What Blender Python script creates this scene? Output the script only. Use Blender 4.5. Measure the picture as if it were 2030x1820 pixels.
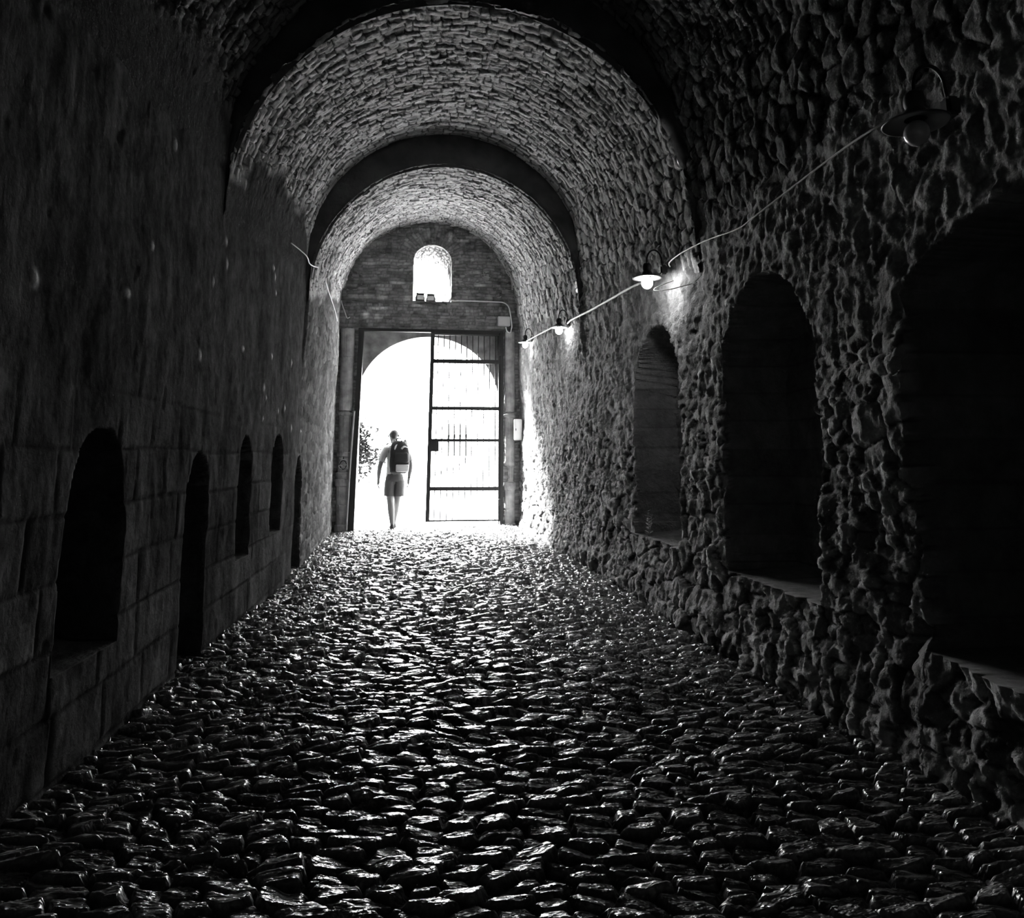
import bpy, bmesh, math, random
import numpy as np
from mathutils import Vector, Matrix

for o in list(bpy.data.objects):
    bpy.data.objects.remove(o)
sc = bpy.context.scene
COL = sc.collection
R = math.radians

# ------------------------------------------------------------------ camera
cam_d = bpy.data.cameras.new('camera')
cam = bpy.data.objects.new('camera', cam_d); COL.objects.link(cam)
cam_d.sensor_fit = 'HORIZONTAL'; cam_d.sensor_width = 36.0
cam_d.lens = 1500 / 2030 * 36.0
cam_d.shift_y = -(910 - 705) / 2030          # the photo is cropped from the upper part of a taller frame
cam_d.clip_start = 0.05; cam_d.clip_end = 300
cam.location = (0, 0, 1.25)
cam.rotation_euler = (R(90) + math.atan(203 / 1500), 0, -0.12812)
sc.camera = cam

# ------------------------------------------------------------------ light and exposure
sc.view_settings.view_transform = 'Standard'
sc.view_settings.look = 'None'
sc.view_settings.gamma = 1.0
sc.view_settings.use_curve_mapping = False
sc.view_settings.exposure = 0.0
SUN_AZ, SUN_EL = R(38), R(29)                 # hazy sun stands ahead and to the left, beyond the gate
SKY, SUN = 20.0, 165.0

w = bpy.data.worlds.new('sky'); sc.world = w; w.use_nodes = True
nt = w.node_tree; nt.nodes.clear()
out = nt.nodes.new('ShaderNodeOutputWorld'); bg = nt.nodes.new('ShaderNodeBackground')
tc = nt.nodes.new('ShaderNodeTexCoord')
dot = nt.nodes.new('ShaderNodeVectorMath'); dot.operation = 'DOT_PRODUCT'
dot.inputs[1].default_value = (-math.sin(SUN_AZ) * math.cos(SUN_EL), math.cos(SUN_AZ) * math.cos(SUN_EL), math.sin(SUN_EL))
mr = nt.nodes.new('ShaderNodeMapRange')
mr.inputs[1].default_value = 0.2; mr.inputs[2].default_value = 1.0
mr.inputs[3].default_value = 0.6; mr.inputs[4].default_value = 3.2
nt.links.new(tc.outputs['Generated'], dot.inputs[0]); nt.links.new(dot.outputs['Value'], mr.inputs[0])
mul = nt.nodes.new('ShaderNodeMath'); mul.operation = 'MULTIPLY'; mul.inputs[1].default_value = SKY
nt.links.new(mr.outputs[0], mul.inputs[0]); nt.links.new(mul.outputs[0], bg.inputs['Strength'])
bg.inputs['Color'].default_value = (1, 1, 1, 1)
nt.links.new(bg.outputs[0], out.inputs[0])

sd = bpy.data.lights.new('sun', 'SUN'); sd.energy = SUN; sd.angle = R(14.0)
so = bpy.data.objects.new('sun', sd); COL.objects.link(so)
sdir = Vector((math.sin(SUN_AZ) * math.cos(SUN_EL), -math.cos(SUN_AZ) * math.cos(SUN_EL), -math.sin(SUN_EL)))
so.rotation_euler = sdir.to_track_quat('-Z', 'Y').to_euler(); so.location = (-8, 30, 30)

def portal(name, loc, sx, sy):
    d = bpy.data.lights.new(name, 'AREA'); d.shape = 'RECTANGLE'; d.size = sx; d.size_y = sy; d.energy = 1
    d.cycles.is_portal = True
    o = bpy.data.objects.new(name, d); COL.objects.link(o); o.location = loc; o.rotation_euler = (R(-90), 0, 0)
portal('sky_portal_gate', (0.25, 15.16, 1.75), 2.8, 3.6)
portal('sky_portal_window', (0.28, 15.16, 4.7), 0.9, 1.3)
sc.cycles.max_bounces = 8; sc.cycles.diffuse_bounces = 6; sc.cycles.glossy_bounces = 3
sc.cycles.caustics_reflective = False; sc.cycles.caustics_refractive = False
sc.cycles.sample_clamp_indirect = 12.0
sc.cycles.use_denoising = True

# ------------------------------------------------------------------ helpers
def tag(o, label=None, cat=None, group=None, kind=None):
    if label: o['label'] = label
    if cat: o['category'] = cat
    if group: o['group'] = group
    if kind: o['kind'] = kind
    return o

def thing(name, label, cat, loc=(0, 0, 0), rz=0, group=None):
    o = bpy.data.objects.new(name, None); COL.objects.link(o)
    o.location = loc; o.rotation_euler = (0, 0, rz); o.empty_display_size = 0.1
    return tag(o, label, cat, group)

def link_mesh(name, me, m, parent=None):
    o = bpy.data.objects.new(name, me); COL.objects.link(o)
    if m: me.materials.append(m)
    if parent: o.parent = parent
    return o

def obj(name, bm, m, parent=None, smooth=False, loc=None):
    me = bpy.data.meshes.new(name); bmesh.ops.recalc_face_normals(bm, faces=bm.faces)
    bm.to_mesh(me); bm.free()
    if smooth:
        me.polygons.foreach_set('use_smooth', [True] * len(me.polygons))
    o = link_mesh(name, me, m, parent)
    if loc: o.location = loc
    return o

def box(bm, c, s, bevel=0.0, rot=None):
    b = bmesh.new()
    bmesh.ops.create_cube(b, size=1.0)
    bmesh.ops.scale(b, vec=s, verts=b.verts)
    if bevel: bmesh.ops.bevel(b, geom=b.edges[:], offset=bevel, segments=2, affect='EDGES')
    if rot is not None: bmesh.ops.rotate(b, cent=(0, 0, 0), matrix=rot, verts=b.verts)
    bmesh.ops.translate(b, vec=c, verts=b.verts)
    me = bpy.data.meshes.new('t'); b.to_mesh(me); b.free(); bm.from_mesh(me); bpy.data.meshes.remove(me)

def rings(bm, loops, cap=True):
    rs = [[bm.verts.new(p) for p in lp] for lp in loops]
    n = len(rs[0])
    for a, b in zip(rs[:-1], rs[1:]):
        for i in range(n):
            bm.faces.new((a[i], a[(i + 1) % n], b[(i + 1) % n], b[i]))
    if cap:
        bm.faces.new(rs[0][::-1]); bm.faces.new(rs[-1])
    return rs

def tube(bm, pts, r, n=8, cap=True):
    pts = [Vector(p) for p in pts]
    rr = r if isinstance(r, (list, tuple)) else [r] * len(pts)
    loops = []
    ref = None
    for i, p in enumerate(pts):
        t = (pts[min(i + 1, len(pts) - 1)] - pts[max(i - 1, 0)]).normalized()
        if ref is None:
            ref = Vector((0, 0, 1)) if abs(t.z) < .9 else Vector((1, 0, 0))
        a = t.cross(ref).normalized(); b = t.cross(a).normalized(); ref = (ref - t * ref.dot(t)).normalized()
        loops.append([p + (a * math.cos(2 * math.pi * k / n) + b * math.sin(2 * math.pi * k / n)) * rr[i] for k in range(n)])
    rings(bm, loops, cap)

def smooth_pts(pts, k=6):
    P = [Vector(p) for p in pts]; o = []
    for i in range(len(P) - 1):
        p0, p1, p2, p3 = P[max(i - 1, 0)], P[i], P[i + 1], P[min(i + 2, len(P) - 1)]
        for j in range(k):
            t = j / k
            o.append(.5 * ((2 * p1) + (p2 - p0) * t + (2 * p0 - 5 * p1 + 4 * p2 - p3) * t * t + (3 * p1 - p0 - 3 * p2 + p3) * t ** 3))
    o.append(P[-1]); return o

def lathe(bm, prof, n=24, c=(0, 0, 0), cap=False):
    rings(bm, [[(c[0] + r * math.cos(2 * math.pi * k / n), c[1] + r * math.sin(2 * math.pi * k / n), c[2] + z) for k in range(n)] for r, z in prof], cap)

# ---- numpy noise
def hsh(i, j, s):
    i = i.astype(np.int64); j = j.astype(np.int64)
    h = (i * 374761393 + j * 668265263 + s * 974634777) & 0xffffffff
    h = ((h ^ (h >> 13)) * 1274126177) & 0xffffffff
    h = ((h ^ (h >> 16)) * 2246822519) & 0xffffffff
    return ((h ^ (h >> 15)) & 0xffffff) / float(0xffffff)

def vnoise(x, y, s):
    i = np.floor(x); j = np.floor(y); fx = x - i; fy = y - j
    fx = fx * fx * (3 - 2 * fx); fy = fy * fy * (3 - 2 * fy)
    a = hsh(i, j, s); b = hsh(i + 1, j, s); c = hsh(i, j + 1, s); d = hsh(i + 1, j + 1, s)
    return (a + (b - a) * fx) * (1 - fy) + (c + (d - c) * fx) * fy - .5

def fbm(x, y, s, n=4):
    t = 0; a = 1.0
    for k in range(n):
        t = t + a * vnoise(x * 2 ** k + 17.3 * k, y * 2 ** k + 5.1 * k, s + k); a *= .5
    return t

def voro(u, v, s, jit=.85):
    i = np.floor(u); j = np.floor(v)
    f1 = np.full(u.shape, 9.0); f2 = np.full(u.shape, 9.0)
    idr = np.zeros(u.shape); cx = np.zeros(u.shape); cy = np.zeros(u.shape); id2 = np.zeros(u.shape)
    for di in (-1, 0, 1):
        for dj in (-1, 0, 1):
            a = i + di; b = j + dj
            px = a + .5 + jit * (hsh(a, b, s) - .5); py = b + .5 + jit * (hsh(a, b, s + 7) - .5)
            d = np.hypot(u - px, v - py)
            n1 = d < f1
            f2 = np.where(n1, f1, np.minimum(f2, d))
            f1 = np.where(n1, d, f1)
            idr = np.where(n1, hsh(a, b, s + 31), idr); id2 = np.where(n1, hsh(a, b, s + 57), id2)
            cx = np.where(n1, u - px, cx); cy = np.where(n1, v - py, cy)
    return f1, f2, idr, id2, cx, cy

def courses(u, v, lu, lv, s):
    """coursed thin stones: rows along u; returns edge distance (in metres), two per-stone randoms"""
    row0 = np.floor(v / lv)
    off = (hsh(row0, row0 * 0 + 3, s) - .5) * .0
    fv = v / lv - row0
    L = lu * (.55 + .9 * hsh(row0, row0 * 0 + 9, s + 1))
    q = u / L + hsh(row0, row0 * 0 + 5, s + 2) * 7
    col = np.floor(q); b = .5 + .5 * (hsh(row0, col, s + 3) - .5); fq = q - col
    sub = (fq > b).astype(float); fq2 = np.where(fq > b, (fq - b) / (1 - b), fq / b); lw = np.where(fq > b, 1 - b, b) * L
    e = np.minimum(np.minimum(fv, 1 - fv) * lv, np.minimum(fq2, 1 - fq2) * lw)
    return e, hsh(row0 * 2 + sub, col, s + 4), hsh(row0 * 2 + sub, col, s + 5), fv - .5, fq2 - .5

def ridge(x, y, s, n=4):
    t = 0; a = 1.0
    for k in range(n):
        t = t + a * (.25 - np.abs(vnoise(x * 2 ** k + 11.3 * k, y * 2 ** k + 3.1 * k, s + k))); a *= .55
    return t

def sstep(a, b, x):
    t = np.clip((x - a) / (b - a), 0, 1); return t * t * (3 - 2 * t)

def grid_obj(name, P, m, tone=None, joint=None, keep=None, flip=False, steep=None):
    n, k = P.shape[:2]
    ids = np.arange(n * k).reshape(n, k)
    q = np.stack([ids[:-1, :-1], ids[:-1, 1:], ids[1:, 1:], ids[1:, :-1]], -1)
    if flip: q = q[..., ::-1]
    q = q.reshape(-1, 4)
    if keep is not None: q = q[keep.reshape(-1)]
    me = bpy.data.meshes.new(name)
    me.vertices.add(n * k); me.vertices.foreach_set('co', P.reshape(-1).astype(np.float32))
    me.loops.add(q.size); me.loops.foreach_set('vertex_index', q.reshape(-1).astype(np.int32))
    me.polygons.add(len(q))
    me.polygons.foreach_set('loop_start', (np.arange(len(q)) * 4).astype(np.int32))
    sm = np.ones(len(q), dtype=bool)
    if steep is not None:
        s = steep.reshape(-1)
        sm = ~(s[keep.reshape(-1)] if keep is not None else s)
    me.polygons.foreach_set('use_smooth', sm)
    for nm, arr in (('tone', tone), ('joint', joint)):
        if arr is not None:
            at = me.attributes.new(nm, 'FLOAT', 'POINT'); at.data.foreach_set('value', arr.reshape(-1).astype(np.float32))
    me.update(calc_edges=True); me.validate()
    return link_mesh(name, me, m)

# ------------------------------------------------------------------ materials (black and white photograph: all greys)
def mat(name, g=.3, rough=.6, metal=0.0, spec=.5, emit=0.0, bump=0.0, bscale=40.0, var=0.0, vscale=6.0, trans=0.0):
    m = bpy.data.materials.new(name); m.use_nodes = True
    nt = m.node_tree; b = nt.nodes['Principled BSDF']
    b.inputs['Base Color'].default_value = (g, g, g, 1); b.inputs['Roughness'].default_value = rough
    b.inputs['Metallic'].default_value = metal; b.inputs['Specular IOR Level'].default_value = spec
    if trans: b.inputs['Transmission Weight'].default_value = trans
    if emit:
        b.inputs['Emission Color'].default_value = (1, 1, 1, 1); b.inputs['Emission Strength'].default_value = emit
    tcn = nt.nodes.new('ShaderNodeTexCoord')
    if var:
        nz = nt.nodes.new('ShaderNodeTexNoise'); nz.inputs['Scale'].default_value = vscale; nz.inputs['Detail'].default_value = 5
        nt.links.new(tcn.outputs['Object'], nz.inputs['Vector'])
        r = nt.nodes.new('ShaderNodeMapRange'); r.inputs[1].default_value = .3; r.inputs[2].default_value = .7
        r.inputs[3].default_value = g * (1 - var); r.inputs[4].default_value = g * (1 + var)
        nt.links.new(nz.outputs[0], r.inputs[0]); nt.links.new(r.outputs[0], b.inputs['Base Color'])
    if bump:
        nz = nt.nodes.new('ShaderNodeTexNoise'); nz.inputs['Scale'].default_value = bscale; nz.inputs['Detail'].default_value = 6
        nt.links.new(tcn.outputs['Object'], nz.inputs['Vector'])
        bp = nt.nodes.new('ShaderNodeBump'); bp.inputs['Strength'].default_value = bump; bp.inputs['Distance'].default_value = .02
        nt.links.new(nz.outputs[0], bp.inputs['Height']); nt.links.new(bp.outputs[0], b.inputs['Normal'])
    return m

def masonry(name, lo, hi, joint_g, rough, bump=.5, bscale=45.0, spec=.3, bdist=.015, stain=.35, aniso=(1, 1, 1), detail=7):
    """stone: per-stone tone and joint mask come from mesh attributes, fine grain from noise"""
    m = bpy.data.materials.new(name); m.use_nodes = True
    nt = m.node_tree; b = nt.nodes['Principled BSDF']
    at = nt.nodes.new('ShaderNodeAttribute'); at.attribute_name = 'tone'
    aj = nt.nodes.new('ShaderNodeAttribute'); aj.attribute_name = 'joint'
    tcn = nt.nodes.new('ShaderNodeTexCoord')
    mp = nt.nodes.new('ShaderNodeMapping'); mp.inputs['Scale'].default_value = aniso
    nt.links.new(tcn.outputs['Object'], mp.inputs['Vector'])
    r = nt.nodes.new('ShaderNodeMapRange'); r.clamp = False; r.inputs[3].default_value = lo; r.inputs[4].default_value = hi
    nt.links.new(at.outputs['Fac'], r.inputs[0])
    nz = nt.nodes.new('ShaderNodeTexNoise'); nz.inputs['Scale'].default_value = 7; nz.inputs['Detail'].default_value = 8; nz.inputs['Roughness'].default_value = .7
    nt.links.new(mp.outputs[0], nz.inputs['Vector'])
    r2 = nt.nodes.new('ShaderNodeMapRange'); r2.inputs[1].default_value = .3; r2.inputs[2].default_value = .7
    r2.inputs[3].default_value = 1 - stain; r2.inputs[4].default_value = 1 + stain
    nt.links.new(nz.outputs[0], r2.inputs[0])
    mu = nt.nodes.new('ShaderNodeMath'); mu.operation = 'MULTIPLY'
    nt.links.new(r.outputs[0], mu.inputs[0]); nt.links.new(r2.outputs[0], mu.inputs[1])
    mx = nt.nodes.new('ShaderNodeMix'); mx.data_type = 'FLOAT'
    nt.links.new(aj.outputs['Fac'], mx.inputs[0]); nt.links.new(mu.outputs[0], mx.inputs[2]); mx.inputs[3].default_value = joint_g
    nt.links.new(mx.outputs[0], b.inputs['Base Color'])
    b.inputs['Specular IOR Level'].default_value = spec
    rr = nt.nodes.new('ShaderNodeMix'); rr.data_type = 'FLOAT'
    nt.links.new(aj.outputs['Fac'], rr.inputs[0]); rr.inputs[2].default_value = rough; rr.inputs[3].default_value = .95
    nt.links.new(rr.outputs[0], b.inputs['Roughness'])
    n2 = nt.nodes.new('ShaderNodeTexNoise'); n2.inputs['Scale'].default_value = bscale; n2.inputs['Detail'].default_value = detail; n2.inputs['Roughness'].default_value = .62
    nt.links.new(mp.outputs[0], n2.inputs['Vector'])
    bp = nt.nodes.new('ShaderNodeBump'); bp.inputs['Strength'].default_value = bump; bp.inputs['Distance'].default_value = bdist
    nt.links.new(n2.outputs[0], bp.inputs['Height']); nt.links.new(bp.outputs[0], b.inputs['Normal'])
    return m

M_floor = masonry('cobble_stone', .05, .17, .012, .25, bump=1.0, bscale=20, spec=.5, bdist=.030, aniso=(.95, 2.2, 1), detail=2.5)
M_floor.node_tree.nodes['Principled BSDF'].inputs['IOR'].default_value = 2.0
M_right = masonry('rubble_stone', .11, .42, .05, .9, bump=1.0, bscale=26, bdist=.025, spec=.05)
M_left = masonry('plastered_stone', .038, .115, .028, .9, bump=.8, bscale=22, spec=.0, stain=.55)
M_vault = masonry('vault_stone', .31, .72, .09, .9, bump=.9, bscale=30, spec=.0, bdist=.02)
M_vault_shade = masonry('shade_toned_vault_stone', .07, .24, .03, .9, bump=1.0, bscale=26, spec=.0, bdist=.025)  # near stretch: rubble tones like the walls', with its shade put into the colour
M_end = masonry('end_wall_stone', .12, .40, .06, .9, bump=.7, bscale=30, spec=.15)
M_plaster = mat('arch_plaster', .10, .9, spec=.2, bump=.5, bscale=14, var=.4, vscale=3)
M_block = mat('gate_wall_stone', .32, .9, spec=.2, bump=.8, bscale=12, var=.45, vscale=5)
M_pil = mat('pilaster_stone', .38, .85, spec=.2, bump=.5, bscale=18, var=.35, vscale=7)
M_ground = mat('pale_paving', .55, .9, bump=.3, bscale=8, var=.1, vscale=2)
M_iron = mat('black_iron', .025, .55, metal=.3, spec=.4, bump=.2, bscale=60)
M_bar = mat('gate_bar_iron', .04, .5, metal=.3, spec=.4)
M_strip = mat('worn_steel', .30, .5, metal=.2)
M_enamel = mat('lamp_enamel', .75, .35)
M_shade = mat('lamp_shade_metal', .07, .5, spec=.3)
M_dark = mat('lamp_dark_metal', .03, .5, spec=.4)
M_bulb = mat('lit_globe', .9, .3, emit=150.0)
M_glass = mat('dim_globe_glass', .45, .08, spec=.8)
M_cable = mat('white_cable', .5, .5)
M_loose = mat('pale_loose_cable', .85, .5)
M_box = mat('box_plastic', .62, .5)
M_skin = mat('skin', .22, .55, spec=.3)
M_hair = mat('dark_hair', .03, .7, bump=.5, bscale=180)
M_shirt = mat('light_tshirt', .6, .9, bump=.3, bscale=30)
M_shorts = mat('dark_shorts', .11, .9, bump=.3, bscale=30)
M_pack = mat('dark_backpack', .03, .8, bump=.4, bscale=60)
M_pack2 = mat('pale_backpack_panel', .75, .8, bump=.3, bscale=60)
M_shoe = mat('dark_shoe', .03, .6)
M_leaf = mat('leaf', .022, .9, spec=.0, var=.5, vscale=12)
M_bark = mat('bark', .06, .9, bump=.6, bscale=30)

# ------------------------------------------------------------------ the tunnel's lines
Y0, YE = -4.0, 14.0                            # closed end behind the viewer, inner face of the gate wall
YR1, YR2 = 5.35, 9.0                           # the two steps of the vault
RAD = 1.71
def XL(y): return np.interp(y, [-4, 3, 5, 8.5, 12.9, 14, 15], [-1.37, -1.37, -1.35, -1.29, -1.34, -1.42, -1.46])
def XR(y): return np.interp(y, [-4, 5, 7.5, 9.5, 12, 14, 15], [2.07, 2.08, 2.07, 2.02, 1.95, 1.93, 1.92])
def crown(y, seg): return (5.05 + .14 * (y - YR1), 4.69 + .144 * (y - YR1), 4.83 + .169 * (y - YR2))[seg]

# ------------------------------------------------------------------ floor
def make_floor():
    ys = [Y0]
    while ys[-1] < 14.6:
        y = ys[-1]
        ys.append(y + (.08 if y < 1.4 else min(max(.006, y * y / 1875 * 1.0), .024)))
    ys = np.array(ys); xs = np.arange(-1.72, 2.50, .0065)
    Y, X = np.meshgrid(ys, xs, indexing='ij')
    wx = X + .05 * fbm(X * 2.2, Y * 2.2, 3, 3); wy = Y + .05 * fbm(X * 2.2, Y * 2.2, 9, 3)
    ca, sa = math.cos(.10), math.sin(.10)
    rx, ry = ca * wx - sa * wy, sa * wx + ca * wy
    f1, f2, idr, id2, cx, cy = voro(rx / .135, ry / .072, 11, .95)
    e = f2 - f1
    e = e + .24 * fbm(X * 20, Y * 34, 17, 3)
    dome = sstep(.03, .25, e)
    jt = 1 - sstep(.08, .22, e)
    tilt = cx * (idr - .5) * .050 + cy * (id2 - .80) * .026
    fine = fbm(X * 12, Y * 34, 21, 4) * .013
    Z = dome * .026 + (idr - .5) * .022 + tilt * dome + fine * (.3 + .7 * dome) + fbm(X * .8, Y * .8, 5, 3) * .05 - .032
    Z = Z + np.interp(X, [-1.6, 0, 2.1], [-.03, 0, .05]) * sstep(10, 14, Y)
    P = np.stack([X, Y, Z], -1)
    return grid_obj('floor', P, M_floor, tone=idr * .8 + .2 * id2, joint=jt, flip=True)
tag(make_floor(), 'uneven cobblestone floor of the vaulted passage', 'floor', kind='structure')

# ------------------------------------------------------------------ side walls with niches
def sd_niche(y, z, y0, y1, z0, top, seg=None):
    """>0 inside an arched opening: distance to its edge"""
    c = (y0 + y1) / 2; r = (y1 - y0) / 2
    if seg is None: seg = r
    spring = top - seg
    side = r - np.abs(y - c)
    k = seg / r
    arc = r - np.hypot(y - c, np.maximum(z - spring, 0) / k)
    return np.minimum(np.minimum(side, arc), z - z0)

def spring(y): return np.where(y < YR1, crown(y, 0), np.where(y < YR2, crown(y, 1), crown(y, 2))) - RAD

def wall_grid(side, niches, zmax, dz):
    ys = [Y0]
    while ys[-1] < 14.05:
        y = ys[-1]; ys.append(y + (.06 if y < 1.0 else min(max(.010, y * .0042), .026)))
    extra = []
    for n in niches:
        for yy, sg in ((n[0], 1), (n[1], -1)):
            extra += [yy + sg * k * .002 for k in range(-1, 13)]
    ys = np.array([y for y in ys if all(not (n[0] - .004 < y < n[0] + .028 or n[1] - .028 < y < n[1] + .004) for n in niches)] + extra)
    ys = np.unique(np.round(ys, 5))
    zs = [-.12]
    ze = sorted(n[2] for n in niches)
    zs = list(np.arange(-.12, zmax, dz))
    ex = []
    for z0 in set(ze):
        zs = [z for z in zs if not (z0 - .004 < z < z0 + .028)]
        ex += [z0 + k * .002 for k in range(-1, 13)]
    zs = np.unique(np.round(np.array(zs + ex), 5))
    return np.meshgrid(ys, zs, indexing='ij')

RN = [(5.84, 7.10, .545, 2.42, .66, .42), (3.755, 4.985, .505, 2.385, .66, .46), (1.15, 2.995, .465, 2.22, .30, .75)]
LN = [(3.28, 3.90, .40, 1.385, .46, .40), (4.85, 5.37, -.2, 1.285, .40, .36), (6.12, 6.58, .465, 1.43, .34, .32),
      (7.41, 7.97, .53, 1.465, .38, .32), (8.70, 9.40, -.2, 1.275, .48, .36)]

SPECK_L = [(5.49, 2.63), (5.18, 2.42), (4.06, 2.35), (3.74, 2.03), (7.25, 2.80), (7.17, 2.18), (6.86, 1.86), (6.97, 1.78), (6.89, 1.59),
           (8.32, 1.56), (9.07, 1.56), (8.21, 2.25), (9.15, 3.31), (4.30, 3.01), (5.60, 3.30), (5.46, 2.78), (7.08, 3.0), (8.86, 3.5),
           (8.16, 3.44), (7.19, 2.94), (2.9, 1.9), (6.1, 2.1), (5.0, 1.9), (7.9, 1.75), (7.6, 1.7)]
SPECK_R = [(5.415, 1.88), (5.16, 1.93), (8.09, 2.32), (5.47, 2.47), (4.87, 2.31), (4.83, 3.4), (7.9, 2.1), (8.8, 2.2), (4.45, 2.75), (3.4, 2.9)]

def specks(Y, Z, pts, s):
    hh = np.zeros(Y.shape); tt = np.zeros(Y.shape)
    rnd = random.Random(s)
    for (y, z) in pts:
        a = rnd.uniform(.018, .034); bz = rnd.uniform(.014, .034)
        g = np.exp(-((Y - y) / a) ** 2 - ((Z - z) / bz) ** 2)
        hh = hh + .010 * g; tt = np.maximum(tt, g)
    return hh, tt

def niche_depth(Y, Z, niches, w=.024, warp=0, apse=False):
    d = np.zeros(Y.shape); ins = np.zeros(Y.shape)
    for (y0, y1, z0, top, seg, dep) in niches:
        s = sd_niche(Y, Z, y0, y1, z0, top, seg)
        s = s + warp * (s > -.06) * (Z > z0 + .1)
        t = np.clip(s / w, 0, 1)
        if apse:                                # hollow niche, rounded in plan
            rr = (y1 - y0) / 2 * .95
            t = np.sqrt(np.clip(1 - (1 - np.clip(s / rr, 0, 1)) ** 2, 0, 1)) * np.clip((Z - z0) / .02, 0, 1)
        d = np.maximum(d, dep * t); ins = np.maximum(ins, (s > 0.001).astype(float))
    return d, ins

def make_right():
    Y, Z = wall_grid(1, RN, 4.6, .0125)
    low = 1 - sstep(.2, 1.5, Z)
    wy = Y + .05 * fbm(Y * 3, Z * 3, 41, 3); wz = Z + .05 * fbm(Y * 3, Z * 3, 47, 3)
    big = voro(wy / .24, wz / .17, 51, .95); sml = voro(wy / .13, wz / .085, 55, .95)
    pick = sstep(-.12, .12, fbm(Y * .9, Z * 1.4, 58, 2) + .42 * low - .24)
    pu = sstep(-.15, .15, Z - 1.75 + .9 * fbm(Y * .9, Z * .9, 59, 3))      # rough plaster left on the upper wall
    eb = big[1] - big[0]; es = sml[1] - sml[0]
    e = np.where(pick > .5, eb, es); i1 = np.where(pick > .5, big[2], sml[2]); i2 = np.where(pick > .5, big[3], sml[3])
    hb = sstep(.02, .13, eb) * (.014 + .016 * low) + (big[2] - .5) * (.022 + .03 * low) + (big[4] * (big[3] - .5) + big[5] * (big[2] - .5)) * .035
    hs = sstep(.02, .17, es) * .014 + (sml[2] - .5) * .022 + (sml[4] * (sml[3] - .5) + sml[5] * (sml[2] - .5)) * .03
    h = hb * pick + hs * (1 - pick)
    h = h * (1 - .55 * pu) + ridge(Y * 8, Z * 7, 61, 5) * (.040 - .010 * pu) + fbm(Y * 20, Z * 14, 64, 4) * .022 + fbm(Y * 1.3, Z * 1.3, 66, 3) * .05
    h = h + .06 * (1 - sstep(0, .5, Z)) - .012
    sh, st = specks(Y, Z, SPECK_R, 5)
    warp = fbm(Y * 5, Z * 5, 71, 2) * .02
    d, ins = niche_depth(Y, Z, RN, warp=warp)
    # the niches are lined with larger flat blocks
    zz = Z / .19 + .35 * fbm(Y * .8, Z * 2.2, 77, 2); row = np.floor(zz); bj = np.minimum(zz - row, 1 - (zz - row))
    hin = (sstep(0, .10, bj) - 1) * .006 + (hsh(row, np.floor(Y / .3 + row * .5), 5) - .5) * .008 + fbm(Y * 6, Z * 20, 81, 4) * .014
    h = np.where(ins > 0, hin, h + sh)
    step = .035 * sstep(1.9, 2.9, Z) * (Y > YR2)
    X = XR(Y) + .025 - h + d - step + .14 * sstep(.0, .40, Z - spring(Y))
    steep = np.zeros((Y.shape[0] - 1, Y.shape[1] - 1), bool)
    dd = np.abs(d[1:, 1:] - d[:-1, :-1]) + np.abs(d[1:, :-1] - d[:-1, 1:])
    steep = dd > .02
    i1 = i1 * (1 - .6 * pu) + .6 * pu * (.38 + .6 * fbm(Y * 5, Z * 2, 74, 4))
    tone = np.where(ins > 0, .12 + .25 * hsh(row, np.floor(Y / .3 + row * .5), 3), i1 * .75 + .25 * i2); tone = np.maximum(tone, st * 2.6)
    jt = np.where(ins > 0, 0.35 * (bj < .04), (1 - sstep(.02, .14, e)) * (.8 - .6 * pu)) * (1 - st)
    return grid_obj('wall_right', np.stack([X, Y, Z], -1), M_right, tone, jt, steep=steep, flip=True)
tag(make_right(), 'right rubble stone wall with three deep arched niches', 'wall', kind='structure')

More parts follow.
